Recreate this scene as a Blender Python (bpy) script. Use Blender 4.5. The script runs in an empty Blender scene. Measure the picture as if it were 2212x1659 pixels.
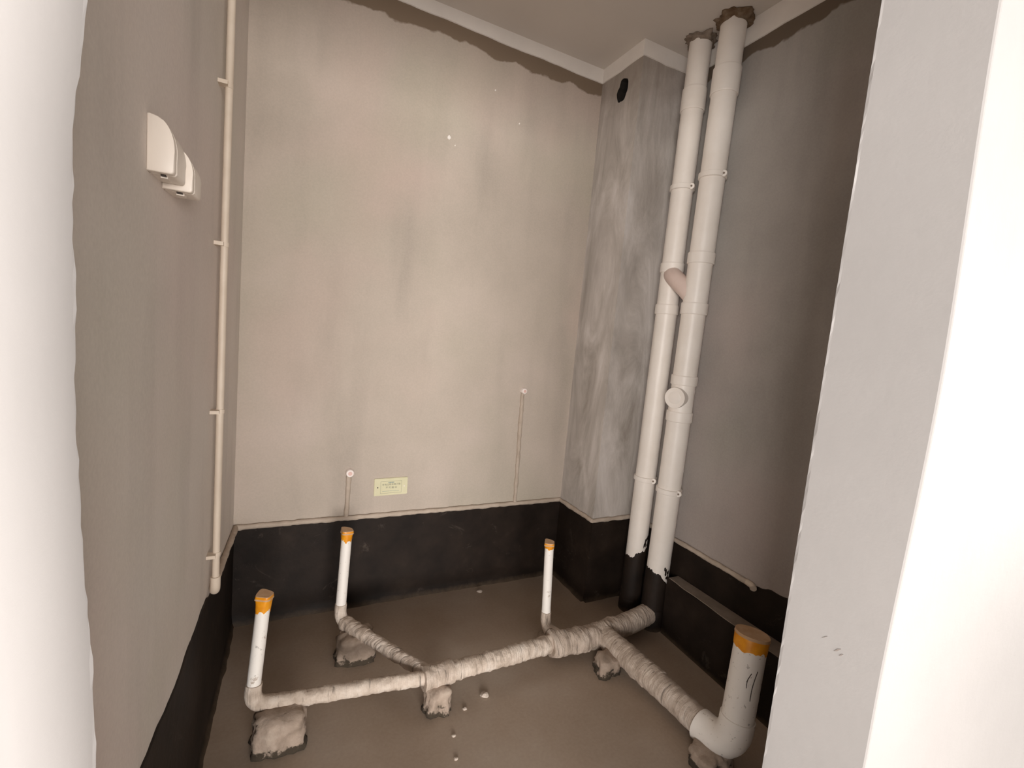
import bpy, bmesh, math, random
from mathutils import Vector, Matrix, noise

scene = bpy.context.scene
COL = scene.collection

# ------------------------------------------------------------------ camera
cam_d = bpy.data.cameras.new('camera')
cam_d.sensor_width = 36.0
cam_d.sensor_fit = 'HORIZONTAL'
cam_d.lens = 16.561
cam_d.clip_start = 0.02
cam = bpy.data.objects.new('camera', cam_d)
COL.objects.link(cam)
YAW, PITCH, ROLL = 0.4634, -0.1006, 0.0890
_f = Vector((math.sin(YAW) * math.cos(PITCH), math.cos(YAW) * math.cos(PITCH), math.sin(PITCH)))
_r = Vector((math.cos(YAW), -math.sin(YAW), 0))
_u = _r.cross(_f)
_r2 = _r * math.cos(ROLL) + _u * math.sin(ROLL)
_u2 = -_r * math.sin(ROLL) + _u * math.cos(ROLL)
M = Matrix((( _r2.x, _u2.x, -_f.x, 0), (_r2.y, _u2.y, -_f.y, 0), (_r2.z, _u2.z, -_f.z, 1.33), (0, 0, 0, 1)))
cam.matrix_world = M
scene.camera = cam

# ------------------------------------------------------------------ world, lights, exposure
world = bpy.data.worlds.new('world')
scene.world = world
world.use_nodes = True
wb = world.node_tree.nodes['Background']
wb.inputs['Color'].default_value = (1.0, 0.93, 0.87, 1)
wb.inputs['Strength'].default_value = 0.38

def area(name, loc, target, sx, sy, power, col):
    d = bpy.data.lights.new(name, 'AREA')
    d.shape = 'RECTANGLE'
    d.size, d.size_y = sx, sy
    d.energy = power
    d.color = col
    o = bpy.data.objects.new(name, d)
    COL.objects.link(o)
    o.location = loc
    o.rotation_euler = (Vector(target) - Vector(loc)).to_track_quat('-Z', 'Y').to_euler()
    return o

DAY = (1.0, 0.957, 0.92)
area('daylight_from_hall_window', (-0.4, -7.5, 1.35), (0.0, 0.0, 1.25), 6.0, 2.4, 1260, DAY)
area('added_fill_left', (-3.3, -3.5, 1.5), (0.6, 0.9, 1.3), 2.2, 1.9, 270, DAY)  # unseen fill lamp, added to brighten the shaft, risers and right wall
area('added_fill_right', (6.2, -0.38, 1.2), (-0.1, 0.45, 1.2), 1.1, 1.9, 780, DAY)  # added side fill, no known source, lifts the left door reveal

scene.view_settings.view_transform = 'Standard'
scene.view_settings.look = 'None'
scene.view_settings.gamma = 1
scene.view_settings.use_curve_mapping = False
scene.view_settings.exposure = 0.0

# ------------------------------------------------------------------ room measures (metres)
D = 2.181          # back wall plane
XL, SL = -0.146, -0.0416   # left wall: x = XL + SL * (D - y)
XR = 1.738         # right wall plane
ZC = 2.742         # ceiling
CX, CY = 1.461, 1.869      # outer corner of the pipe shaft
Y0, Y1 = 0.306, 0.45       # door wall, hall side and bathroom side
XJL, XJR = -0.134, 0.772   # door reveal
def xl(y): return XL + SL * (D - y)

# ------------------------------------------------------------------ helpers
def lin(c):
    return tuple(((v / 255) / 12.92 if v / 255 <= 0.04045 else (((v / 255) + 0.055) / 1.055) ** 2.4) for v in c) + (1,)

class NT:
    def __init__(self, name):
        self.m = bpy.data.materials.new(name)
        self.m.use_nodes = True
        self.t = self.m.node_tree
        self.b = self.t.nodes['Principled BSDF']
        self.tc = self.t.nodes.new('ShaderNodeTexCoord')
    def n(self, kind, **kw):
        nd = self.t.nodes.new(kind)
        for k, v in kw.items(): setattr(nd, k, v)
        return nd
    def l(self, a, b): self.t.links.new(a, b)
    def mapping(self, scale=(1, 1, 1), loc=(0, 0, 0)):
        mp = self.n('ShaderNodeMapping')
        mp.inputs['Scale'].default_value = scale
        mp.inputs['Location'].default_value = loc
        self.l(self.tc.outputs['Object'], mp.inputs['Vector'])
        return mp.outputs['Vector']
    def noise(self, scale, detail=4, rough=0.55, vec=None, dist=0.0):
        nz = self.n('ShaderNodeTexNoise')
        nz.inputs['Scale'].default_value = scale
        nz.inputs['Detail'].default_value = detail
        nz.inputs['Roughness'].default_value = rough
        nz.inputs['Distortion'].default_value = dist
        self.l(vec if vec else self.tc.outputs['Object'], nz.inputs['Vector'])
        return nz.outputs['Fac']
    def ramp(self, fac, stops):
        rp = self.n('ShaderNodeValToRGB')
        el = rp.color_ramp.elements
        while len(el) < len(stops): el.new(0.5)
        for e, (p, c) in zip(el, stops):
            e.position = p
            e.color = c if len(c) == 4 else tuple(c) + (1,)
        self.l(fac, rp.inputs['Fac'])
        return rp.outputs['Color']
    def mix(self, fac, a, b, mode='MIX'):
        mx = self.n('ShaderNodeMix', data_type='RGBA', blend_type=mode)
        for sock, v in ((mx.inputs['Factor'], fac), (mx.inputs['A'], a), (mx.inputs['B'], b)):
            if isinstance(v, bpy.types.NodeSocket): self.l(v, sock)
            else: sock.default_value = v
        return mx.outputs['Result']
    def math(self, op, a, b=0.0):
        mt = self.n('ShaderNodeMath', operation=op)
        for i, v in enumerate((a, b)):
            if isinstance(v, bpy.types.NodeSocket): self.l(v, mt.inputs[i])
            else: mt.inputs[i].default_value = v
        return mt.outputs[0]
    def z(self):
        s = self.n('ShaderNodeSeparateXYZ')
        self.l(self.tc.outputs['Object'], s.inputs[0])
        return s.outputs['Z']
    def bump(self, h, strength, dist=0.01):
        bp = self.n('ShaderNodeBump')
        bp.inputs['Strength'].default_value = strength
        bp.inputs['Distance'].default_value = dist
        self.l(h, bp.inputs['Height'])
        self.l(bp.outputs['Normal'], self.b.inputs['Normal'])
    def done(self, col, rough):
        for s, v in ((self.b.inputs['Base Color'], col), (self.b.inputs['Roughness'], rough)):
            if isinstance(v, bpy.types.NodeSocket): self.l(v, s)
            else: s.default_value = v
        return self.m

BLK, WHT = (0, 0, 0, 1), (1, 1, 1, 1)

def m_plaster(name, c1, c2, c3, stain=None, stain_z=2.6):
    k = NT(name)
    a = k.noise(1.6, 5, 0.55)
    col = k.ramp(a, [(0.32, lin(c1)), (0.52, lin(c2)), (0.7, lin(c3))])
    streak = k.noise(3.0, 4, 0.5, k.mapping((2.2, 2.2, 0.35)))
    col = k.mix(k.ramp(streak, [(0.5, BLK), (0.75, (0.35,) * 3)]), col, lin(tuple(v * 0.8 for v in c1)))
    hue = k.noise(1.1, 3, 0.5, k.mapping((1, 1, 1), (4.3, 1.2, 7.7)))
    col = k.mix(k.ramp(hue, [(0.5, BLK), (0.66, (0.5,) * 3)]), col, lin((c3[0] + 2, c3[1] - 8, c3[2] - 8)))
    hue2 = k.noise(1.3, 3, 0.5, k.mapping((1, 1, 1), (9.3, 6.2, 2.7)))
    col = k.mix(k.ramp(hue2, [(0.52, BLK), (0.68, (0.5,) * 3)]), col, lin((c1[0] - 4, c1[1] + 1, c1[2] - 4)))
    fine = k.noise(140, 3, 0.6)
    col = k.mix(0.12, col, k.ramp(fine, [(0.3, lin(tuple(v * 0.7 for v in c2))), (0.7, lin(c3))]))
    if stain:
        zz = k.math('ADD', k.z(), k.math('MULTIPLY', k.math('SUBTRACT', k.noise(8, 4, 0.5), 0.5), 0.10))
        mask = k.ramp(k.math('MULTIPLY', k.math('SUBTRACT', zz, stain_z - 0.05), 10), [(0.46, BLK), (0.54, WHT)])
        col = k.mix(mask, col, lin(stain))
    k.bump(k.noise(60, 6, 0.7), 0.12, 0.004)
    return k.done(col, 0.88)

def m_noise(name, c1, c2, scale, rough, bump=0.0, bscale=None, c3=None, stretch=(1, 1, 1)):
    k = NT(name)
    v = k.mapping(stretch)
    stops = [(0.35, lin(c1)), (0.65, lin(c2))] if c3 is None else [(0.3, lin(c1)), (0.5, lin(c2)), (0.72, lin(c3))]
    col = k.ramp(k.noise(scale, 6, 0.6, v), stops)
    if bump: k.bump(k.noise(bscale or scale * 6, 6, 0.7), bump, 0.006)
    return k.done(col, rough)

MAT = {}
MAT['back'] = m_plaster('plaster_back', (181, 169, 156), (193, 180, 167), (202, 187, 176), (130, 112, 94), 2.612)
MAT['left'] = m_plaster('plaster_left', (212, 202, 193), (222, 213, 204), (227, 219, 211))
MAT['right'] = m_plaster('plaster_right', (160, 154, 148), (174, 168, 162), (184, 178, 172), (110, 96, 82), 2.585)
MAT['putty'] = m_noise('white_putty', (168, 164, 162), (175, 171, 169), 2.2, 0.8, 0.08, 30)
MAT['screed'] = m_noise('pale_screed', (196, 190, 182), (206, 200, 192), 3, 0.8, 0.1, 40)
MAT['strip'] = m_noise('white_strip_paint', (236, 229, 222), (243, 236, 229), 6, 0.7, 0.1, 60)
MAT['ceil'] = m_noise('ceiling_paint', (216, 208, 200), (224, 216, 208), 1.2, 0.85, 0.06, 60)
def m_column():
    k = NT('cement_shaft')
    a = k.noise(3.4, 8, 0.66, k.mapping((1.9, 1.9, 0.55)), 1.1)
    col = k.ramp(a, [(0.3, lin((158, 149, 140))), (0.48, lin((188, 180, 173))), (0.6, lin((206, 198, 192))), (0.75, lin((224, 218, 215)))])
    b = k.noise(2.2, 5, 0.6, k.mapping((1.5, 1.5, 0.6), (3, 1, 4)))
    col = k.mix(k.ramp(b, [(0.5, BLK), (0.68, (0.55,) * 3)]), col, lin((156, 148, 141)))
    zz = k.math('ADD', k.z(), k.math('MULTIPLY', k.math('SUBTRACT', k.noise(7, 5, 0.6), 0.5), 0.5))
    col = k.mix(k.ramp(k.math('MULTIPLY', k.math('SUBTRACT', zz, 2.4), 2.5), [(0.1, BLK), (0.6, (0.6,) * 3)]), col, lin((146, 133, 121)))
    k.bump(k.noise(45, 6, 0.7), 0.25, 0.005)
    return k.done(col, 0.85)
MAT['column'] = m_column()
def m_floor():
    k = NT('cement_floor')
    a = k.noise(2.0, 5, 0.55)
    col = k.ramp(a, [(0.3, lin((158, 139, 121))), (0.5, lin((170, 152, 135))), (0.72, lin((183, 169, 155)))])
    col = k.mix(0.15, col, k.ramp(k.noise(90, 3, 0.6), [(0.3, lin((92, 76, 62))), (0.7, lin((160, 145, 130)))]))
    rg = k.ramp(k.noise(1.4, 3, 0.5), [(0.35, (0.30,) * 3), (0.65, (0.5,) * 3)])
    k.bump(k.noise(25, 4, 0.6), 0.05, 0.004)
    return k.done(col, rg)
MAT['floor'] = m_floor()
def m_coat():
    k = NT('black_waterproofing')
    a = k.noise(6, 6, 0.6)
    col = k.ramp(a, [(0.35, lin((26, 19, 15))), (0.6, lin((40, 31, 25))), (0.8, lin((56, 46, 38)))])
    dust = k.noise(4.5, 8, 0.75, k.mapping((1, 1, 1.6), (5, 2, 1)), 1.5)
    col = k.mix(k.ramp(dust, [(0.60, BLK), (0.74, (0.5,) * 3)]), col, lin((112, 100, 90)))
    low = k.ramp(k.math('ADD', k.z(), k.math('MULTIPLY', k.noise(30, 5, 0.7), 0.035)), [(0.018, (0.5,) * 3), (0.04, BLK)])
    col = k.mix(low, col, lin((104, 88, 72)))
    k.bump(k.noise(30, 5, 0.65), 0.25, 0.005)
    k.b.inputs['Specular IOR Level'].default_value = 0.22
    return k.done(col, 0.6)
MAT['coat'] = m_coat()
MAT['pvc'] = m_noise('pvc_pipe_paint', (234, 225, 216), (240, 232, 224), 8, 0.42, 0.03, 40)
MAT['pvc_pink'] = m_noise('pvc_elbow_plastic', (212, 190, 180), (220, 200, 190), 8, 0.4)
def m_dirty(name, base, dirt, amount, scale=26):
    k = NT(name)
    n1 = k.noise(scale, 6, 0.65)
    col = k.mix(k.ramp(n1, [(amount, BLK), (amount + 0.06, WHT)]), lin(base), lin(dirt))
    n2 = k.noise(70, 4, 0.6)
    col = k.mix(k.ramp(n2, [(0.64, BLK), (0.7, (0.6,) * 3)]), col, lin(tuple(v * 0.7 for v in dirt)))
    return k.done(col, 0.5)
MAT['stub'] = m_dirty('dirty_white_pvc', (243, 237, 230), (190, 175, 162), 0.63)
def m_crust(name, c1, c2, c3, axis):
    k = NT(name)
    st = (5.0, 0.7, 0.7) if axis == 'X' else (0.7, 5.0, 0.7)
    ridge = k.noise(14, 5, 0.6, k.mapping(st), 0.3)
    col = k.ramp(k.noise(20, 6, 0.62), [(0.3, lin(c1)), (0.5, lin(c2)), (0.72, lin(c3))])
    col = k.mix(k.ramp(ridge, [(0.33, (0.75,) * 3), (0.40, BLK)]), col, lin(tuple(v * 0.6 for v in c1)))
    k.bump(k.math('ADD', k.noise(60, 5, 0.7), k.math('MULTIPLY', ridge, 2.5)), 0.6, 0.008)
    return k.done(col, 0.75)
MAT['run'] = m_crust('dusty_pipe_along', (170, 152, 136), (204, 188, 173), (226, 214, 202), 'X')
MAT['crust'] = m_crust('mortar_crust_along', (164, 147, 132), (192, 175, 160), (212, 197, 184), 'X')
MAT['crust_y'] = m_crust('mortar_crust_across', (160, 143, 128), (188, 171, 156), (210, 196, 182), 'Y')
MAT['run_y'] = m_crust('dusty_pipe_across', (172, 155, 140), (198, 182, 168), (218, 205, 193), 'Y')
def m_pier():
    k = NT('mortar_pier_cement')
    col = k.ramp(k.noise(22, 6, 0.65), [(0.3, lin((142, 126, 111))), (0.55, lin((168, 150, 135))), (0.75, lin((184, 168, 153)))])
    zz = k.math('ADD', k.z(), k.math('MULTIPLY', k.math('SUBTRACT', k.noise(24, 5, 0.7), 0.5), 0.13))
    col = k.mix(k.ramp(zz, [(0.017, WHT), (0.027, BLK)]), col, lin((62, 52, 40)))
    k.bump(k.noise(70, 6, 0.7), 0.6, 0.006)
    return k.done(col, 0.9)
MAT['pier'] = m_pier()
MAT['tape'] = m_noise('orange_tape', (222, 138, 20), (238, 160, 36), 30, 0.35, 0.1, 80)
MAT['tape_top'] = m_noise('dusty_tape_top', (188, 150, 112), (202, 168, 134), 30, 0.7, 0.1, 80)
MAT['plastic'] = m_noise('cream_white_plastic', (232, 220, 208), (236, 225, 213), 5, 0.35)
MAT['plastic_dark'] = m_noise('dark_slot', (60, 50, 44), (70, 58, 50), 5, 0.6)
MAT['conduit'] = m_noise('beige_conduit', (206, 190, 172), (216, 201, 184), 12, 0.5, 0.05, 50)
MAT['chase'] = m_noise('plastered_pipe', (178, 162, 146), (196, 181, 166), 20, 0.85, 0.4, 60)
MAT['plate'] = m_noise('pale_green_plate', (214, 208, 172), (220, 214, 180), 14, 0.45)
MAT['ink'] = m_noise('dark_ink', (128, 126, 106), (140, 137, 118), 30, 0.6)
MAT['inkblue'] = m_noise('blue_ink', (120, 142, 142), (132, 152, 150), 30, 0.6)
MAT['white'] = m_noise('white_plug', (240, 228, 222), (246, 236, 230), 20, 0.35)
MAT['pink'] = m_noise('pink_plug_centre', (224, 186, 176), (228, 192, 182), 20, 0.4)
MAT['collar'] = m_noise('rough_ceiling_mortar', (104, 88, 74), (138, 122, 108), 26, 0.95, 0.8, 50, (156, 142, 130))
MAT['collar_dark'] = m_noise('brown_ceiling_mortar', (84, 58, 34), (120, 98, 76), 26, 0.95, 0.8, 50, (140, 122, 104))
MAT['ledge_top'] = m_noise('dusty_ledge_top', (122, 108, 96), (140, 126, 114), 12, 0.9, 0.2, 60)
MAT['crumb'] = m_noise('mortar_crumbs', (180, 166, 152), (204, 190, 178), 60, 0.9, 0.4, 90)
MAT['void'] = m_noise('shaded_hole', (22, 18, 14), (40, 33, 27), 20, 0.95)  # darkness inside the shaft, put into the colour of the hole lining
MAT['scuff'] = m_noise('scuff_grey', (150, 140, 134), (158, 148, 142), 40, 0.8)

def link(name, me, mat, parent=None, smooth=True):
    if smooth:
        me.polygons.foreach_set('use_smooth', [True] * len(me.polygons))
    o = bpy.data.objects.new(name, me)
    if mat: me.materials.append(MAT[mat])
    COL.objects.link(o)
    if parent: o.parent = parent
    return o

def from_bm(name, bm, mat, parent=None, smooth=False):
    bmesh.ops.recalc_face_normals(bm, faces=bm.faces)
    me = bpy.data.meshes.new(name)
    bm.to_mesh(me); bm.free()
    return link(name, me, mat, parent, smooth)

def smooth_by_angle(o, deg=35):
    me = o.data
    me.polygons.foreach_set('use_smooth', [True] * len(me.polygons))
    bm = bmesh.new(); bm.from_mesh(me)
    for e in bm.edges:
        if len(e.link_faces) == 2 and e.calc_face_angle(0) > math.radians(deg): e.smooth = False
    bm.to_mesh(me); bm.free()
    return o

def empty(name, loc=(0, 0, 0)):
    o = bpy.data.objects.new(name, None)
    o.empty_display_size = 0.05
    COL.objects.link(o)
    return o

def tag(o, label=None, cat=None, group=None, kind=None):
    if label: o['label'] = label
    if cat: o['category'] = cat
    if group: o['group'] = group
    if kind: o['kind'] = kind
    return o

def prism(bm, poly, z0, z1):
    a = [bm.verts.new((x, y, z0)) for x, y in poly]
    b = [bm.verts.new((x, y, z1)) for x, y in poly]
    n = len(poly)
    bm.faces.new(a[::-1]); bm.faces.new(b)
    for i in range(n): bm.faces.new((a[i], a[(i + 1) % n], b[(i + 1) % n], b[i]))

def box(bm, x0, x1, y0, y1, z0, z1):
    prism(bm, [(x0, y0), (x1, y0), (x1, y1), (x0, y1)], z0, z1)

def bevel_all(bm, w, seg=2):
    bmesh.ops.bevel(bm, geom=list(bm.edges), offset=w, segments=seg, profile=0.5, affect='EDGES')

def fbm(p, s=1.0, seed=0.0):
    return noise.fractal(Vector(p) * s + Vector((seed, seed * 1.7, -seed)), 1.0, 2.0, 4)

def fillet(pts, r, n=8):
    pts = [Vector(p) for p in pts]
    out = [pts[0]]
    for a, b, c in zip(pts, pts[1:], pts[2:]):
        d1, d2 = (a - b), (c - b)
        rr = min(r, d1.length * 0.95, d2.length * 0.95)
        p1, p2 = b + d1.normalized() * rr, b + d2.normalized() * rr
        for i in range(n + 1):
            t = i / n
            out.append(p1 * (1 - t) ** 2 + b * 2 * t * (1 - t) + p2 * t * t)
    out.append(pts[-1])
    return out

def resample(pts, step):
    pts = [Vector(p) for p in pts]
    out = [pts[0]]
    for a, b in zip(pts, pts[1:]):
        n = max(1, int(math.ceil((b - a).length / step)))
        out += [a.lerp(b, i / n) for i in range(1, n + 1)]
    return out

def tube_bm(bm, pts, rad, seg=20, amp=0.0, nscale=30, seed=0.0, ring=0.0, caps=True):
    """tube along pts; rad is a number or f(t); amp adds lumpy crust, ring adds wrapped ridges"""
    pts = [Vector(p) for p in pts]
    n = len(pts)
    tang = [(pts[min(i + 1, n - 1)] - pts[max(i - 1, 0)]).normalized() for i in range(n)]
    ref = Vector((0, 0, 1)) if abs(tang[0].z) < 0.9 else Vector((1, 0, 0))
    nv = (ref - tang[0] * ref.dot(tang[0])).normalized()
    rings = []
    L = 0.0
    tot = sum((pts[i + 1] - pts[i]).length for i in range(n - 1))
    for i in range(n):
        if i:
            L += (pts[i] - pts[i - 1]).length
            nv = (nv - tang[i] * nv.dot(tang[i])).normalized()
        bv = tang[i].cross(nv)
        r0 = rad(L / tot) if callable(rad) else rad
        if ring: r0 += ring * noise.noise(Vector((L * 75, seed, 0.3)))
        vs = []
        for k in range(seg):
            a = 2 * math.pi * k / seg
            d = nv * math.cos(a) + bv * math.sin(a)
            r = r0
            if amp: r += amp * fbm(pts[i] + d * r0, nscale, seed)
            vs.append(bm.verts.new(pts[i] + d * r))
        rings.append(vs)
    for a, b in zip(rings, rings[1:]):
        for k in range(seg):
            bm.faces.new((a[k], a[(k + 1) % seg], b[(k + 1) % seg], b[k]))
    if caps:
        bm.faces.new(rings[0][::-1]); bm.faces.new(rings[-1])
    return rings

def tube(name, pts, rad, mat, parent=None, seg=20, **kw):
    bm = bmesh.new()
    tube_bm(bm, pts, rad, seg, **kw)
    return smooth_by_angle(from_bm(name, bm, mat, parent), 50)

def lump(name, c, rx, ry, z0, z1, mat, parent=None, seed=0.0, amp=0.014, power=4.0):
    """rough block of mortar: squarish plan, wavy sides, wider at the foot"""
    bm = bmesh.new()
    seg, lv = 40, 16
    rings = []
    for j in range(lv + 1):
        t = j / lv
        z = z0 + (z1 - z0) * t
        k = (1.04 - 0.1 * t) * (1 if t < 0.86 else math.sqrt(max(0.3, 1 - ((t - 0.86) / 0.17) ** 2)))
        vs = []
        for i in range(seg):
            a = 2 * math.pi * i / seg
            ca, sa = math.cos(a), math.sin(a)
            q = (abs(ca) ** power + abs(sa) ** power) ** (-1 / power)
            p = Vector((c[0] + ca * q * rx * k, c[1] + sa * q * ry * k, z))
            d = amp * (fbm(p, 22, seed) + 0.7 * noise.noise(Vector((p.x * 70, p.y * 70, p.z * 9 + seed))))
            p += Vector((ca * d, sa * d, 0 if j == 0 else d * 0.4))
            vs.append(bm.verts.new(p))
        rings.append(vs)
    for a, b in zip(rings, rings[1:]):
        for i in range(seg): bm.faces.new((a[i], a[(i + 1) % seg], b[(i + 1) % seg], b[i]))
    bm.faces.new(rings[0][::-1]); bm.faces.new(rings[-1])
    return from_bm(name, bm, mat, parent, True)

# ------------------------------------------------------------------ setting: floor, ceiling, walls
bm = bmesh.new(); box(bm, -2.6, 2.6, Y0 + 0.07, 2.35, -0.12, 0.0)
tag(from_bm('floor', bm, 'floor'), kind='structure')
bm = bmesh.new(); box(bm, -2.6, 2.6, -3.6, Y0 + 0.07, -0.12, 0.0)
tag(from_bm('floor_hall', bm, 'screed'), kind='structure')
bm = bmesh.new(); box(bm, -0.40, 1.92, Y1, 2.35, ZC, ZC + 0.12)
tag(from_bm('ceiling', bm, 'ceil'), kind='structure')
bm = bmesh.new(); box(bm, XL, XR, D, D + 0.15, 0, ZC)
wall_back = tag(from_bm('wall_back', bm, 'back'), kind='structure')
bm = bmesh.new(); prism(bm, [(xl(Y1), Y1), (XL, D), (XL, D + 0.15), (-0.38, D + 0.15), (-0.38, Y1)], 0, ZC)
wall_left = tag(from_bm('wall_left', bm, 'left'), kind='structure')
bm = bmesh.new(); box(bm, XR, XR + 0.15, Y1, D + 0.15, 0, ZC)
wall_right = tag(from_bm('wall_right', bm, 'right'), kind='structure')

# pipe shaft in the back right corner, with a broken oval hole near the top of its left face
bm = bmesh.new()
HY, HZ, HA, HB = 2.0, 2.570, 0.040, 0.058
outer = [(D, 0), (CY, 0), (CY, ZC), (D, ZC)]
ov = [bm.verts.new((CX, y, z)) for y, z in outer]
N = 24
rim = []; deep = []
for i in range(N):
    a = 2 * math.pi * i / N
    k = 1 + 0.32 * noise.noise(Vector((math.cos(a) * 1.6, math.sin(a) * 1.6, 4.2)))
    y, z = HY + HA * k * math.cos(a), HZ + HB * k * math.sin(a)
    rim.append(bm.verts.new((CX, y, z)))
    deep.append(bm.verts.new((CX + 0.24, y, z)))
# frame of faces around the hole: connect rim to a square ring, then to the rectangle
sq = {}
q = N // 4
def cpt(i):
    return {0: ov[3], 1: ov[2], 2: ov[1], 3: ov[0]}[i]
# rim quadrants: angle 0 -> +y (towards back wall), 90 -> +z, 180 -> -y, 270 -> -z
for s in range(4):
    c = cpt(s)
    for i in range(q):
        a, b = rim[(s * q + i) % N], rim[(s * q + i + 1) % N]
        bm.faces.new((a, b, c))
    nxt = cpt((s + 1) % 4)
    bm.faces.new((rim[((s + 1) * q) % N], nxt, c))
for i in range(N):
    bm.faces.new((rim[i], deep[i], deep[(i + 1) % N], rim[(i + 1) % N])).material_index = 1
bm.faces.new(deep).material_index = 1
fr = [bm.verts.new((XR, CY, 0)), bm.verts.new((XR, CY, ZC)), bm.verts.new((XR, D, 0)), bm.verts.new((XR, D, ZC))]
bm.faces.new((ov[1], fr[0], fr[1], ov[2]))
bm.faces.new((fr[0], fr[2], fr[3], fr[1]))
bm.faces.new((fr[2], ov[0], ov[3], fr[3]))
bm.faces.new((ov[0], fr[2], fr[0], ov[1])); bm.faces.new((ov[3], ov[2], fr[1], fr[3]))
wall_shaft = tag(from_bm('wall_shaft', bm, 'column'), kind='structure')
wall_shaft.data.materials.append(MAT['void'])

# door wall with plastered reveals whose edges are slightly wavy
def spline(z, keys):
    if z <= keys[0][0]: return keys[0][1]
    for (a, va), (b, vb) in zip(keys, keys[1:]):
        if z <= b:
            t = (z - a) / (b - a); t = t * t * (3 - 2 * t)
            return va + (vb - va) * t
    return keys[-1][1]
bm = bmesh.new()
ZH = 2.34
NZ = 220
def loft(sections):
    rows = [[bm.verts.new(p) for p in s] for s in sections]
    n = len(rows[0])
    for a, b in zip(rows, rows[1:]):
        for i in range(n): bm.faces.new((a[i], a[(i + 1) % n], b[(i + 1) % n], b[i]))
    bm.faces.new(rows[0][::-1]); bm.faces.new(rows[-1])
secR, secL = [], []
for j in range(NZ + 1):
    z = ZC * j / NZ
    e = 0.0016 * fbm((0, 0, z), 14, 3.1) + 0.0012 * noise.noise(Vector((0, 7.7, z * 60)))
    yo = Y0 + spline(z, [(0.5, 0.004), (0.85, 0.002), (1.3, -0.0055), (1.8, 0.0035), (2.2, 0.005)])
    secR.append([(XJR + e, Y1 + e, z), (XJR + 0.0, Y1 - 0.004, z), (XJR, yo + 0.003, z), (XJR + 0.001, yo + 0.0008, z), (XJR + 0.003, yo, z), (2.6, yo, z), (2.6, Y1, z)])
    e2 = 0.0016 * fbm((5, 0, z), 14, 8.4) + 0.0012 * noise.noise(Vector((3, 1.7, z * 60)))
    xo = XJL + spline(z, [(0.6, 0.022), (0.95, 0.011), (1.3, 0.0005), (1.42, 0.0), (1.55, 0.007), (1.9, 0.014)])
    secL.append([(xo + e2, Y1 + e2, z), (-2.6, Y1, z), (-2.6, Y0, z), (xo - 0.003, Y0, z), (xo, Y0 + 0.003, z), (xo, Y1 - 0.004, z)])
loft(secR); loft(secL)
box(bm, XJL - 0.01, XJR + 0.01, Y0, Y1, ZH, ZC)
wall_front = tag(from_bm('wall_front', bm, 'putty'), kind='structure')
bm = bmesh.new()
for dx, dz, w, h in ((0.0, 0.0, 0.010, 0.004), (0.006, -0.004, 0.006, 0.003), (-0.02, 0.008, 0.008, 0.0015)):
    pts = [(XJR - 0.0006, 0.367 - dx + w * c * 0.5 * 0.9, 0.903 + dz - w * c * 0.45 + h * s * 0.5) for c, s in ((-1, 0), (0, 1), (1, 0), (0, -1))]
    bm.faces.new([bm.verts.new(p) for p in pts])
r_ = bmesh.ops.extrude_face_region(bm, geom=list(bm.faces))
bmesh.ops.translate(bm, vec=(0.0008, 0, 0), verts=[v for v in r_['geom'] if isinstance(v, bmesh.types.BMVert)])
from_bm('scuff_mark', bm, 'scuff', wall_front)

# unseen wall, added behind the camera to shade the door wall's hall face
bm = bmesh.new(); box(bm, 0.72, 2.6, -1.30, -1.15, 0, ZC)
tag(from_bm('wall_added_shade', bm, 'putty'), kind='structure')

# white painted strips at the top of the walls
def strip(parent, path, zlo, seed):
    """thin coat along a plan path; inner side to the left of the path"""
    bm = bmesh.new()
    pts = resample([Vector((x, y, 0)) for x, y in path], 0.03)
    th = 0.005
    rows = []
    for i, p in enumerate(pts):
        t = (pts[min(i + 1, len(pts) - 1)] - pts[max(i - 1, 0)]).normalized()
        nrm = Vector((-t.y, t.x, 0))
        zb = zlo(i / (len(pts) - 1)) + 0.004 * fbm(p, 9, seed)
        rows.append([bm.verts.new(p + Vector((0, 0, zb))), bm.verts.new(p + nrm * th + Vector((0, 0, zb + 0.002))), bm.verts.new(p + nrm * th + Vector((0, 0, ZC))), bm.verts.new(p + Vector((0, 0, ZC)))])
    for a, b in zip(rows, rows[1:]):
        for i in range(4): bm.faces.new((a[i], b[i], b[(i + 1) % 4], a[(i + 1) % 4]))
    bm.faces.new(rows[0][::-1]); bm.faces.new(rows[-1])
    return from_bm('paint_strip', bm, 'strip', parent)
strip(wall_back, [(CX - 0.001, D), (XL + 0.005, D)], lambda t: 2.672 + 0.026 * t, 1)
strip(wall_shaft, [(CX, CY - 0.0), (CX, D - 0.006)], lambda t: 2.672, 2)
strip(wall_shaft, [(XR - 0.006, CY), (CX - 0.005, CY)], lambda t: 2.672, 3)
strip(wall_right, [(XR, Y1 + 0.002), (XR, CY - 0.006)], lambda t: 2.645, 4)
strip(wall_left, [(XL, D - 0.006), (xl(Y1 + 0.002), Y1 + 0.002)], lambda t: 2.69, 5)

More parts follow.
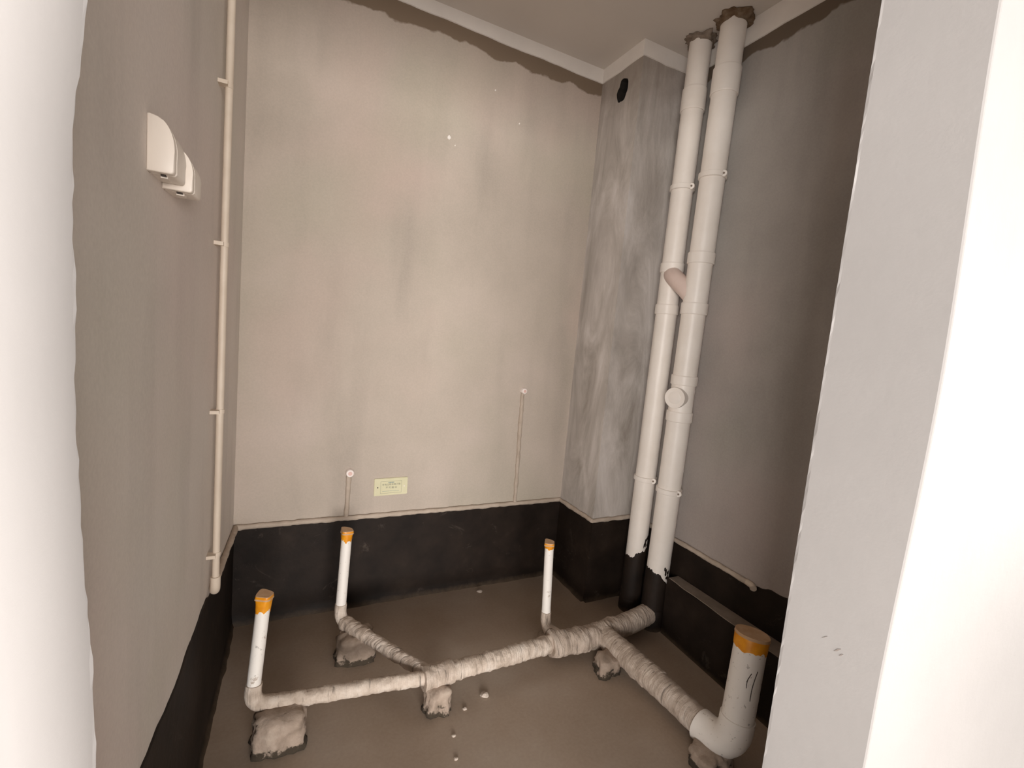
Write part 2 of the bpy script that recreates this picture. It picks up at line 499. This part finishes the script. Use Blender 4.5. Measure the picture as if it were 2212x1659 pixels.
# black waterproofing coat along the foot of the walls
def coat(parent, path, ztop, seed, th=0.004, amp=0.006, name='waterproof_coating'):
    bm = bmesh.new()
    pts = resample([Vector((x, y, 0)) for x, y in path], 0.012)
    n = len(pts)
    rows = []
    for i, p in enumerate(pts):
        t = (pts[min(i + 1, n - 1)] - pts[max(i - 1, 0)]).normalized()
        nrm = Vector((-t.y, t.x, 0))
        zt = ztop(i / (n - 1)) + amp * fbm(p, 12, seed)
        foot = th + 0.014 + 0.006 * fbm(p, 10, seed + 4)
        row = [p, p + nrm * foot, p + nrm * (th + 0.004) + Vector((0, 0, 0.014)), p + nrm * th + Vector((0, 0, 0.05)), p + nrm * th + Vector((0, 0, zt - 0.002)), p + Vector((0, 0, zt))]
        rows.append([bm.verts.new(v) for v in row])
    k = len(rows[0])
    for a, b in zip(rows, rows[1:]):
        for i in range(k): bm.faces.new((a[i], b[i], b[(i + 1) % k], a[(i + 1) % k]))
    bm.faces.new(rows[0][::-1]); bm.faces.new(rows[-1])
    return smooth_by_angle(from_bm(name, bm, 'coat', parent), 40)
coat(wall_back, [(CX, D), (XL, D)], lambda t: 0.430, 1)
coat(wall_shaft, [(CX, CY), (CX, D)], lambda t: 0.428, 2)
coat(wall_shaft, [(XR, CY), (CX - 0.003, CY)], lambda t: 0.428, 3)
coat(wall_right, [(XR, Y1), (XR, CY)], lambda t: spline(Y1 + t * (CY - Y1), [(0.9, 0.452), (1.08, 0.447), (1.12, 0.428), (1.2, 0.424)]), 4)
coat(wall_left, [(XL, D), (xl(Y1), Y1)], lambda t: spline(t * (D - Y1), [(0.0, 0.424), (0.55, 0.45), (0.62, 0.474), (0.97, 0.476), (1.23, 0.508), (1.7, 0.53)]), 5)

# ceiling specks of plaster on the back wall
for i, (x, z, s) in enumerate([(0.659, 2.202, 0.009), (0.866, 2.468, 0.004), (1.004, 2.355, 0.004), (0.69, 2.175, 0.003)]):
    bm = bmesh.new()
    bmesh.ops.create_icosphere(bm, subdivisions=1, radius=s)
    for v in bm.verts: v.co = Vector((v.co.x, v.co.y * 0.4, v.co.z * 1.2)) + Vector((x, D - s * 0.2, z)) + Vector((0, 0, 0.002 * noise.noise(v.co * 90)))
    from_bm('plaster_chip', bm, 'strip', wall_back)

# ------------------------------------------------------------------ low ledge along the right wall
ledge = empty('upstand_ledge')
tag(ledge, 'low black boxed ledge with dusty top along the right wall', 'ledge')
bm = bmesh.new()
box(bm, 1.664, XR - 0.008, Y1 + 0.01, 1.53, 0.0, 0.272)
bmesh.ops.subdivide_edges(bm, edges=bm.edges, cuts=14, use_grid_fill=True)
for v in bm.verts:
    if v.co.x < 1.70: v.co.x += -0.05 * (1.5 - v.co.y) + (0 if v.co.z < 0.001 else 1) * 0.006 * fbm(v.co, 7, 2)
smooth_by_angle(from_bm('ledge_body', bm, 'coat', ledge), 60)
bm = bmesh.new()
pts = [Vector((1.672, Y1 + 0.012 + i * 0.0247, 0)) for i in range(44)]
rows = []
for p in pts:
    x0 = 1.668 - 0.05 * (1.5 - p.y) + 0.004 * fbm(p, 14, 6)
    rows.append([bm.verts.new((x0, p.y, 0.2715)), bm.verts.new((x0 + 0.001, p.y, 0.2745)), bm.verts.new((XR - 0.009, p.y, 0.2745)), bm.verts.new((XR - 0.009, p.y, 0.2715))])
for a, b in zip(rows, rows[1:]):
    for i in range(4): bm.faces.new((a[i], b[i], b[(i + 1) % 4], a[(i + 1) % 4]))
bm.faces.new(rows[0][::-1]); bm.faces.new(rows[-1])
from_bm('ledge_top', bm, 'ledge_top', ledge)

# ------------------------------------------------------------------ two soil risers
def axis(P0, P1, z):
    t = (z - P0[2]) / (P1[2] - P0[2])
    return Vector(P0).lerp(Vector(P1), t)

def riser(name, label, P0, P1, r, couplings, clamps, black, collar_mat, seed, group):
    root = empty(name)
    tag(root, label, 'pipe', group)
    A = lambda z: axis(P0, P1, z)
    tube('pipe', [A(0.0), A(1.0), A(ZC - 0.002)], r, 'pvc', root, seg=36)
    for z0, z1, dr in couplings:
        tube('coupling', [A(z0), A(z0 + 0.003), A(z0 + 0.006), A(z1 - 0.006), A(z1 - 0.003), A(z1)],
             lambda t, dr=dr: r + dr * (0.55 if t in (0.0, 1.0) else 1.0), 'pvc', root, seg=36)
    for z in clamps:
        bm = bmesh.new()
        tube_bm(bm, [A(z - 0.012), A(z - 0.010), A(z + 0.010), A(z + 0.012)], lambda t: r + (0.003 if t in (0.0, 1.0) else 0.0065), 36)
        cl = smooth_by_angle(from_bm('clamp', bm, 'pvc', root), 40)
        # lug with its screw on the side towards the viewer's right
        c = A(z)
        d = Vector((-0.72, -0.69, 0)).normalized()
        s = Vector((0.69, -0.72, 0)).normalized()
        bm = bmesh.new()
        base = c + s * (r * 0.80) + d * (r * 0.72)
        tube_bm(bm, [base - d * 0.006, base + d * 0.004, base + d * 0.006], lambda t: 0.0145 if t < 0.9 else 0.013, 16)
        lug = smooth_by_angle(from_bm('clamp_lug', bm, 'pvc', cl), 40)
        tube('screw', [base + d * 0.0055, base + d * 0.0075], 0.0045, 'collar', cl, seg=10)
    # black coating brushed up the foot, with a ragged upper edge
    bm = bmesh.new()
    seg = 72
    rows = [[], [], [], []]
    for k in range(seg):
        a = 2 * math.pi * k / seg
        dirv = Vector((math.cos(a), math.sin(a), 0))
        zt = black(a) + 0.016 * fbm(dirv * 0.06, 34, seed) + 0.007 * noise.noise(dirv * 9 + Vector((seed, 0, 0)))
        for j, (z, rr) in enumerate(((0.0, r + 0.0025), (zt - 0.01, r + 0.0022), (zt, r + 0.0016), (zt + 0.0005, r - 0.002))):
            rows[j].append(bm.verts.new(A(z) + dirv * rr))
    for a_, b_ in zip(rows, rows[1:]):
        for k in range(seg): bm.faces.new((a_[k], a_[(k + 1) % seg], b_[(k + 1) % seg], b_[k]))
    bk_ = from_bm('black_coating', bm, 'coat', root, True)
    # splashes of the coating above its edge
    rnd = random.Random(int(seed * 10))
    bm = bmesh.new()
    for i in range(14):
        a = math.radians(rnd.uniform(-92, -60) if seed < 2 else rnd.uniform(-104, -72))
        dirv = Vector((math.cos(a), math.sin(a), 0))
        tv = Vector((-math.sin(a), math.cos(a), 0))
        z = black(a) + rnd.uniform(0.01, 0.062)
        c = A(z) + dirv * (r + 0.0008)
        w, h = rnd.uniform(0.0025, 0.006), rnd.uniform(0.006, 0.015)
        vs = [bm.verts.new(c + tv * w * x + Vector((0, 0, h * y)) + dirv * 0.0006) for x, y in ((-1, 0), (-.3, -.8), (.6, -.7), (1, .2), (.2, 1), (-.6, .7))]
        f = bm.faces.new(vs)
    g = bmesh.ops.extrude_face_region(bm, geom=list(bm.faces))
    bmesh.ops.translate(bm, vec=(0.0012, 0.0012, 0), verts=[v for v in g['geom'] if isinstance(v, bmesh.types.BMVert)])
    sp = from_bm('coating_splash', bm, 'coat', root)
    sp['kind'] = 'stuff'
    # rough mortar round the pipe where it goes through the ceiling
    bm = bmesh.new()
    tube_bm(bm, resample([A(ZC - 0.026), A(ZC - 0.001)], 0.004), lambda t: r + 0.004 + 0.020 * t, 48, amp=0.024, nscale=30, seed=seed)
    from_bm('ceiling_collar', bm, collar_mat, root, True)
    return root, A

R1P0, R1P1 = (1.655, 1.745, 0.0), (1.667, 1.730, 2.75)
R2P0, R2P1 = (1.660, 1.593, 0.0), (1.676, 1.562, 2.75)
cpl = 0.0035
r1, A1 = riser('soil_riser', 'white drain riser nearer the cement shaft, leftmost of the two tall pipes', R1P0, R1P1, 0.0495,
               [(2.425, 2.525, 0.005), (1.695, 1.74, 0.0055), (1.498, 1.545, 0.0055)], [2.085, 0.689],
               lambda a: 0.315 + 0.03 * math.cos(a - math.radians(-30)), 'collar', 1.3, 'two tall drain risers')
r2, A2 = riser('soil_riser', 'white drain riser in front, rightmost of the two, with side plug', R2P0, R2P1, 0.053,
               [(2.435, 2.545, 0.005), (1.722, 1.772, 0.0055), (1.498, 1.550, 0.0055), (1.178, 1.222, 0.0055), (1.008, 1.056, 0.0055)], [2.10, 0.679],
               lambda a: 0.262 - 0.035 * math.cos(a - math.radians(-20)), 'collar_dark', 2.7, 'two tall drain risers')
# cross branch joining the two risers
a, b = A1(1.70), A2(1.56)
off = Vector((-0.026, -0.010, 0))
br_ = resample(fillet([a + Vector((0.0, 0.0, -0.01)), a + off + Vector((-0.006, -0.03, -0.022)), b + off * 0.7 + Vector((0, 0.03, 0.035)), b], 0.045, 8), 0.006)
yy_ = (A1(1.63).y - 0.0495 + A2(1.63).y + 0.053) / 2     # the two wye fittings meet between the risers
tube('cross_branch', [p for p in br_ if p.y >= yy_ - 0.0045], 0.040, 'pvc_pink', r1, seg=28)
tube('cross_branch', [p for p in br_ if p.y <= yy_ + 0.0015], 0.0398, 'pvc_pink', r2, seg=28)
# inspection plug
pd = Vector((-0.93, -0.37, 0)).normalized()
c = A2(1.121)
tube('plug_socket', [c, c + pd * 0.062, c + pd * 0.062], 0.043, 'pvc', r2, seg=36, caps=False)
pl = tube('plug_cap', [c + pd * 0.056, c + pd * 0.058, c + pd * 0.078, c + pd * 0.081, c + pd * 0.0812, c + pd * 0.076],
          lambda t: 0.046 if t < 0.9 else (0.044 if t < 0.94 else 0.031), 'pvc', r2, seg=36)
tube('plug_rim', [c + pd * 0.074, c + pd * 0.083, c + pd * 0.084], lambda t: 0.028 if t < 0.95 else 0.026, 'pvc', pl, seg=30)
# swollen black foot socket of the front riser
tube('foot_socket', [A2(0.0), A2(0.088), A2(0.096), A2(0.10)], lambda t: 0.0605 if t < 0.95 else 0.056, 'coat', r2, seg=36, amp=0.003, nscale=20, seed=3)
tube('foot_socket', [A1(0.0), A1(0.06), A1(0.066)], lambda t: 0.0555 if t < 0.95 else 0.052, 'coat', r1, seg=36, amp=0.003, nscale=20, seed=6)

# ------------------------------------------------------------------ floor drain network
net = empty('floor_drain_pipes')
tag(net, 'dusty white drain pipe network with four taped upright stubs across the floor', 'drain pipe')

def taped_stub(top, foot, r, cap_h, seed, wedge, square=True):
    top, foot = Vector(top), Vector(foot)
    ax = (top - foot).normalized()
    st = tube('upright_stub', [foot, foot.lerp(top, 0.5), top - ax * 0.004], r, 'stub', net, seg=28)
    # orange tape sleeve with ragged lower edge
    bm = bmesh.new()
    seg = 40
    e1 = ax.orthogonal().normalized(); e2 = ax.cross(e1)
    rows = [[], [], [], []]
    for k in range(seg):
        an = 2 * math.pi * k / seg
        d = e1 * math.cos(an) + e2 * math.sin(an)
        lo = cap_h * (0.95 + 0.35 * noise.noise(d * 2.6 + Vector((seed, 0, 0))) + 0.12 * noise.noise(d * 8 + Vector((0, seed, 0))))
        q = (abs(math.cos(an - wedge)) ** 5 + abs(math.sin(an - wedge)) ** 5) ** -0.2
        rr = r * 1.05 * (1 + (q - 1) * (1.0 if square else 0.15))
        rows[0].append(bm.verts.new(top - ax * lo + d * (r + 0.0012)))
        rows[1].append(bm.verts.new(top - ax * lo * 0.5 + d * (r + 0.0025 + 0.0012 * noise.noise(d * 7 + Vector((seed, 1, 2))))))
        rows[2].append(bm.verts.new(top - ax * 0.006 + d * rr * (1.07 if square else 1.01)))
        rows[3].append(bm.verts.new(top + d * rr * (1.03 if square else 0.99)))
    for a_, b_ in zip(rows, rows[1:]):
        for k in range(seg): bm.faces.new((a_[k], a_[(k + 1) % seg], b_[(k + 1) % seg], b_[k]))
    tape = smooth_by_angle(from_bm('tape_cap', bm, 'tape', st), 60)
    bm = bmesh.new()
    ed = [bm.verts.new(v) for v in []]
    lowr, upr = [], []
    for k in range(seg):
        an = 2 * math.pi * k / seg
        d = e1 * math.cos(an) + e2 * math.sin(an)
        q = (abs(math.cos(an - wedge)) ** 5 + abs(math.sin(an - wedge)) ** 5) ** -0.2
        rr = r * 1.05 * (1 + (q - 1) * (1.0 if square else 0.15))
        lowr.append(bm.verts.new(top - ax * (r * 0.55 if square else 0.007) + d * rr * (1.1 if square else 1.03)))
        upr.append(bm.verts.new(top + ax * (0.002 + (0.35 * r * max(0, math.cos(an - wedge - 0.8)) if square else 0.0)) + d * rr * 1.0))
    for k in range(seg): bm.faces.new((lowr[k], lowr[(k + 1) % seg], upr[(k + 1) % seg], upr[k]))
    bm.faces.new(upr)
    smooth_by_angle(from_bm('tape_fold', bm, 'tape_top', st), 40)
    return st

S1T, S1E = (-0.014, 1.568, 0.458), (-0.040, 1.535, 0.115)
S2T, S2E = (0.274, 1.925, 0.487), (0.260, 1.905, 0.115)
S3T, S3E = (1.082, 1.664, 0.455), (1.088, 1.640, 0.085)
BT, BE = (1.400, 0.910, 0.448), (1.345, 0.886, 0.068)
YJ = (0.530, 1.488, 0.100)
TJ = (1.075, 1.530, 0.080)

def up(P, T, k): return Vector(P).lerp(Vector(T), k)
taped_stub(S1T, up(S1E, S1T, 0.17), 0.0205, 0.046, 1.1, 0.35)
taped_stub(S2T, up(S2E, S2T, 0.15), 0.0205, 0.044, 2.3, 0.9)
taped_stub(S3T, up(S3E, S3T, 0.15), 0.0195, 0.028, 3.9, 0.2)
big = taped_stub(BT, up(BE, BT, 0.28), 0.0490, 0.050, 5.2, 0.0, False)
for side, pts_ in ((0.62, ((0.36, 0.0), (0.33, -0.1), (0.30, -0.16), (0.268, -0.14))), (0.22, ((0.352, 0.1), (0.338, -0.02), (0.322, -0.1), (0.305, -0.06)))):
    path_ = []
    for z_, ds in pts_:
        ap = up(BE, BT, (z_ - BE[2]) / (BT[2] - BE[2]))
        dv = Vector((-0.84, -0.55, 0)); sv = Vector((0.55, -0.84, 0))
        q_ = side + ds
        path_.append(ap + sv * 0.0500 * q_ + dv * 0.0500 * math.sqrt(1 - q_ * q_))
    tube('tape_strand', fillet(path_, 0.02), 0.0012, 'plastic_dark', big, seg=6)

# elbows at the feet of the stubs
def elbow(E_, T_, to, r, k0, k1, mat, seed, amp=0.001):
    E_, T_, to = Vector(E_), Vector(T_), Vector(to)
    p = [E_.lerp(T_, k0), E_, E_ + (to - E_).normalized() * k1]
    return tube('elbow', resample(fillet(p, k1 * 0.85, 10), 0.006), r, mat, net, seg=28, amp=amp, nscale=40, seed=seed)
elbow(S1E, S1T, YJ, 0.0245, 0.2, 0.058, 'run', 1)
elbow(S2E, S2T, YJ, 0.0235, 0.18, 0.055, 'run', 2)
elbow(S3E, S3T, TJ, 0.0225, 0.17, 0.05, 'run', 3)
elbow(BE, BT, (1.31, 1.40, 0.078), 0.0530, 0.30, 0.12, 'stub', 4)

def run(P, Q, r, seed, amp=0.003, ring=0.0015, mat='run', name='pipe_run'):
    return tube(name, resample([P, Q], 0.006), r, mat, net, seg=26, amp=amp, nscale=45, seed=seed, ring=ring)
d1 = (Vector(YJ) - Vector(S1E)).normalized()
run(Vector(S1E) + d1 * 0.03, Vector(YJ) - d1 * 0.03, 0.0245, 1.5)
d2 = (Vector(YJ) - Vector(S2E)).normalized()
run(Vector(S2E) + d2 * 0.03, Vector(S2E) + d2 * 0.16, 0.029, 2.2, 0.005, 0.001, 'crust_y')
run(Vector(S2E) + d2 * 0.15, Vector(YJ) - d2 * 0.02, 0.0245, 2.5, 0.004, 0.002, 'run_y')
d3 = (Vector(TJ) - Vector(YJ)).normalized()
run(Vector(YJ) - d3 * 0.035, Vector(YJ) + d3 * 0.075, 0.041, 3.5, 0.006, 0.002, 'crust', 'junction')
run(Vector(YJ) + d3 * 0.05, Vector(TJ), 0.034, 4.5, 0.004, 0.003)
run(Vector(S3E), Vector(TJ) + Vector((0.05, -0.02, 0)), 0.023, 4.9, 0.003, 0.001, 'crust')
M1, M2, M3 = (1.174, 1.512, 0.078), (1.304, 1.520, 0.075), (1.503, 1.555, 0.070)
tube('pipe_run', resample([Vector(TJ) - d3 * 0.03, M1, M2, (1.40, 1.537, 0.072)], 0.006), 0.050, 'crust', net, seg=32, amp=0.008, nscale=32, seed=5.5, ring=0.003)
tube('pipe_run', resample([(1.38, 1.535, 0.072), M3, (1.625, 1.585, 0.068)], 0.008), 0.047, 'crust', net, seg=32, amp=0.003, nscale=40, seed=6.5)
tube('pipe_run', resample([M2, (1.312, 1.43, 0.076), (1.322, 1.25, 0.077)], 0.007), 0.0475, 'crust_y', net, seg=32, amp=0.005, nscale=36, seed=7.5, ring=0.002)
tube('pipe_run', resample([(1.320, 1.29, 0.077), (1.332, 1.09, 0.076), (1.342, 0.935, 0.070)], 0.007), 0.0455, 'run_y', net, seg=32, amp=0.0025, nscale=36, seed=8.5)
for k, (y, w, seed) in enumerate(((1.275, 0.030, 1), (1.215, 0.022, 2))):
    x = 1.322 + (1.25 - y) * 0.1
    tube('mortar_ring', resample([(x, y + w, 0.0775), (x + 0.003, y - w, 0.0775)], 0.005), 0.0485, 'crust_y', net, seg=30, amp=0.005, nscale=36, seed=seed)

# ------------------------------------------------------------------ mortar piers under the pipes
piers = [((0.042, 1.490), 0.075, 0.055, 0.114, 1.0, 'large ragged mortar pier under the elbow of the leftmost taped stub'),
         ((0.315, 1.822), 0.070, 0.062, 0.105, 2.0, 'rounded mortar pier under the slanting pipe from the stub by the back wall'),
         ((0.545, 1.452), 0.046, 0.036, 0.085, 3.0, 'small square mortar pier under the pipe junction mid floor'),
         ((1.248, 1.400), 0.045, 0.042, 0.075, 4.0, 'dusty mortar pier where the thick pipe branches towards the doorway'),
         ((1.300, 0.925), 0.055, 0.050, 0.060, 5.0, 'mortar pier under the elbow of the thick taped stub by the doorway'),
         ((1.085, 1.615), 0.035, 0.034, 0.070, 6.0, 'small mortar pier behind the thick pipe under the thin right stub')]
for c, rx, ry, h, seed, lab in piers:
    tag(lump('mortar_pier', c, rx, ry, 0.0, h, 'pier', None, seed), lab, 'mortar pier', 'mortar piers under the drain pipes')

# crumbs of mortar on the floor
crumbs = [((0.726, 1.449), 0.014, 'largest pale mortar crumb on the floor below the main pipe'),
          ((0.635, 1.416), 0.007, 'small mortar crumb on the floor right of the junction pier'),
          ((0.562, 1.323), 0.006, 'tiny pale mortar crumb on the floor in front of the junction pier'),
          ((0.541, 1.240), 0.006, 'tiny mortar crumb on the floor nearest the doorway'),
          ((0.975, 2.110), 0.012, 'flat mortar crumb at the foot of the back wall left of thin stub')]
for i, ((x, y), s, lab) in enumerate(crumbs):
    bm = bmesh.new()
    bmesh.ops.create_icosphere(bm, subdivisions=2, radius=s)
    for v in bm.verts:
        v.co *= 1 + 0.35 * noise.noise(v.co / s * 1.3 + Vector((i * 3.1, 0, 0)))
        v.co = Vector((v.co.x * 1.25, v.co.y, max(0.0, v.co.z * 0.6 + s * 0.35))) + Vector((x, y, 0))
    tag(from_bm('mortar_crumb', bm, 'crumb'), lab, 'debris', 'mortar crumbs on the floor')

# ------------------------------------------------------------------ water supply pipe
wp = empty('water_supply_pipe')
tag(wp, 'thin beige water pipe down the left wall and along above the black band', 'water pipe')
YV = 1.588
XV = xl(YV) + 0.022
tube('pipe_riser', [(XV, YV, 0.50), (XV, YV, 1.4), (XV + 0.002, YV, 2.12), (XV + 0.004, YV + 0.0, ZC - 0.001)], 0.0098, 'conduit', wp, seg=18)
tube('elbow', resample(fillet([(XV, YV, 0.53), (XV, YV, 0.478), (XV - 0.010, YV + 0.05, 0.474)], 0.03), 0.004), 0.0135, 'conduit', wp, seg=18)
for z in (1.938, 1.514, 1.038, 0.602):
    bm = bmesh.new()
    tube_bm(bm, [(XV, YV, z - 0.006), (XV, YV, z + 0.006)], 0.0118, 18)
    box(bm, xl(YV) - 0.001, XV, YV - 0.026, YV + 0.002, z - 0.005, z + 0.005)
    from_bm('pipe_clip', bm, 'conduit', wp)
ro = 0.007   # how far the plastered pipe stands proud
def xrun(name, pts, r=0.011, amp=0.003, seed=0, mat='chase'):
    return tube(name, resample(pts, 0.008), r, mat, wp, seg=14, amp=amp, nscale=30, seed=seed)
xrun('pipe_run', [(XV - 0.010, YV + 0.04, 0.474), (XL + ro + 0.002, D - 0.012, 0.437)], seed=1)
xrun('pipe_run', [(XL + 0.01, D - ro, 0.437), (CX - 0.005, D - ro, 0.437)], seed=2)
xrun('pipe_run', [(CX - ro, D - 0.006, 0.436), (CX - ro, CY - 0.004, 0.436)], seed=3)
xrun('pipe_run', [(CX - 0.008, CY - ro, 0.436), (XR - 0.02, CY - ro, 0.436)], seed=4)
xrun('pipe_run', [(XR - ro, CY - 0.06, 0.436), (XR - ro, 1.155, 0.426)], seed=5)
tube('pipe_end', fillet([(XR - ro, 1.18, 0.427), (XR - ro - 0.002, 1.150, 0.424), (XR - ro - 0.012, 1.142, 0.420)], 0.01), 0.0125, 'conduit', wp, seg=18)
for x0, x1, z1, seed in ((0.302, 0.303, 0.645, 6), (1.168, 1.154, 1.045, 7)):
    xrun('branch', [(x0, D - ro * 0.6, 0.437), (x1, D - ro * 0.6, z1)], r=0.0105, seed=seed)
    P = Vector((x1 + 0.003, D, z1 + 0.006))
    rp = 0.0175 if seed == 6 else 0.0150
    pg = tube('outlet_plug', [P, P + Vector((0, -0.020, 0)), P + Vector((0, -0.023, 0))], lambda t: rp if t < 0.95 else rp * 0.88, 'white', wp, seg=24)
    tube('plug_centre', [P + Vector((0, -0.0225, 0)), P + Vector((0, -0.027, 0))], rp * 0.5, 'pink', pg, seg=18)
    tube('plug_ring', [P + Vector((0, -0.0225, 0)), P + Vector((0, -0.0245, 0))], rp * 0.68, 'white', pg, seg=18)
    if seed == 7:
        tube('plug_drip', [P + Vector((0.003, -0.012, -0.012)), P + Vector((0.005, -0.008, -0.026))], lambda t: 0.003 * (1 - t * 0.6), 'white', pg, seg=8)

# ------------------------------------------------------------------ two splash-proof switch covers on the left wall
def cover(y0, y1, z0, z1, dep, label):
    root = empty('switch_cover')
    tag(root, label, 'switch cover', 'switch covers on the left wall')
    H = z1 - z0
    prof = [(0, 0), (dep - 0.006, 0)] + [(dep - 0.006 + 0.006 * math.sin(a), 0.006 - 0.006 * math.cos(a)) for a in [math.radians(v) for v in (22, 45, 68, 90)]]
    prof += [(dep, H * 0.42)]
    for i in range(1, 13):
        a = math.radians(90 * i / 12)
        prof.append((dep * (0.12 + 0.88 * math.cos(a) ** 0.9), H * 0.42 + (H * 0.58) * math.sin(a)))
    prof.append((0, H))
    def slab(name, ya, yb, k, parent, bev, mat='plastic', dz=0.0):
        bm = bmesh.new()
        rings = []
        for y in (ya, yb):
            base = xl(y)
            rings.append([bm.verts.new((base + px_ * k, y, z0 + dz + (H - 2 * dz) * (pz / H))) for px_, pz in prof])
        n = len(prof)
        for i in range(n): bm.faces.new((rings[0][i], rings[0][(i + 1) % n], rings[1][(i + 1) % n], rings[1][i]))
        f1 = bm.faces.new(rings[0][::-1]); f2 = bm.faces.new(rings[1])
        if bev:
            bmesh.ops.bevel(bm, geom=list(f1.edges) + list(f2.edges), offset=bev, segments=3, profile=0.5, affect='EDGES')
        return smooth_by_angle(from_bm(name, bm, mat, parent), 38)
    W = y1 - y0
    slab('side_plate', y0, y0 + W * 0.16, 1.0, root, 0.0022)
    slab('rim', y0 + W * 0.15, y0 + W * 0.24, 0.87, root, 0, dz=0.005)
    slab('side_plate', y0 + W * 0.23, y0 + W * 0.31, 0.995, root, 0.0018, dz=0.0005)
    lid = slab('lid', y0 + W * 0.305, y1, 0.965, root, 0.006, dz=0.002)
    bm = bmesh.new()
    yb = y0 + W * 0.3
    box(bm, xl(yb) + dep * 0.35, xl(yb) + dep * 0.62, yb, yb + W * 0.25, z0 - 0.003, z0 + 0.004)
    from_bm('finger_tab', bm, 'plastic', lid)
    bm = bmesh.new()
    box(bm, xl(yb) + dep * 0.38, xl(yb) + dep * 0.58, yb - W * 0.08, yb - 0.001, z0 - 0.001, z0 + 0.004)
    from_bm('slot', bm, 'plastic_dark', lid)
    return root
cover(0.953, 1.041, 1.539, 1.625, 0.0365, 'cream plastic splash cover on left wall, nearer the doorway')
cover(1.043, 1.128, 1.533, 1.610, 0.0450, 'cream plastic splash cover on left wall, nearer the thin pipe')

# ------------------------------------------------------------------ bonding terminal plate on the back wall
plate = empty('bonding_terminal_plate')
tag(plate, 'small pale yellow-green printed plate low on the back wall', 'wall plate')
T = Matrix.Translation((0.4965, D, 0.574)) @ Matrix.Rotation(math.radians(-0.8), 4, 'Y')
bm = bmesh.new(); box(bm, -0.078, 0.078, -0.008, 0.0005, -0.0415, 0.0415)
bmesh.ops.bevel(bm, geom=list(bm.edges), offset=0.002, segments=2, affect='EDGES')
bm.transform(T); smooth_by_angle(from_bm('plate_body', bm, 'plate', plate), 40)
bm = bmesh.new()
x0, x1, z0, z1, w = -0.049, 0.050, -0.031, 0.027, 0.0009
for q in ((x0, x1, z0, z0 + w), (x0, x1, z1 - w, z1), (x0, x0 + w, z0, z1), (x1 - w, x1, z0, z1)):
    box(bm, q[0], q[1], -0.0084, -0.0079, q[2], q[3])
bm.transform(T); from_bm('printed_border', bm, 'ink', plate)
def text(body, size, x, z, mat, sx=1.0, spacing=1.0):
    cu = bpy.data.curves.new('lettering', 'FONT')
    cu.body = body; cu.size = size; cu.align_x = 'CENTER'; cu.align_y = 'CENTER'
    cu.space_character = spacing
    cu.resolution_u = 2
    cu.extrude = 0.0002
    o = bpy.data.objects.new('lettering_tmp', cu)
    COL.objects.link(o)
    dg = bpy.context.evaluated_depsgraph_get(); dg.update()
    me = bpy.data.meshes.new_from_object(o.evaluated_get(dg))
    bpy.data.objects.remove(o)
    me.transform(T @ Matrix.Translation((x, -0.0082, z)) @ Matrix.Rotation(math.radians(90), 4, 'X') @ Matrix.Diagonal((sx, 1, 1, 1)))
    me.name = 'lettering'
    me.materials.clear()
    return link('lettering', me, mat, plate, False)
text('\u7b49\u7535\u4f4d\u8054\u7ed3\u7aef\u5b50\u7bb1', 0.0100, 0.001, 0.0105, 'ink', 1.0, 1.15)
text('\u4e0d\u53ef\u89e6\u52a8', 0.0112, 0.001, -0.0045, 'ink', 1.0, 1.5)
bm = bmesh.new()
for i in range(6): box(bm, -0.0125 + i * 0.0045, -0.0092 + i * 0.0045, -0.0084, -0.0079, 0.0175 + 0.001 * (i % 2), 0.0232)
bm.transform(T); from_bm('blue_print', bm, 'inkblue', plate)
bm = bmesh.new()
for i in range(16): box(bm, -0.040 + i * 0.005, -0.0365 + i * 0.005, -0.0084, -0.0079, -0.0215, -0.0200)
bm.transform(T); o = from_bm('small_print', bm, 'inkblue', plate)
for x, m in ((-0.062, 'plastic_dark'), (0.062, 'white')):
    p = T @ Vector((x, -0.0075, -0.001)); q = T @ Vector((x, -0.0095, -0.001))
    tube('screw', [p, q], 0.0028, m, plate, seg=14)
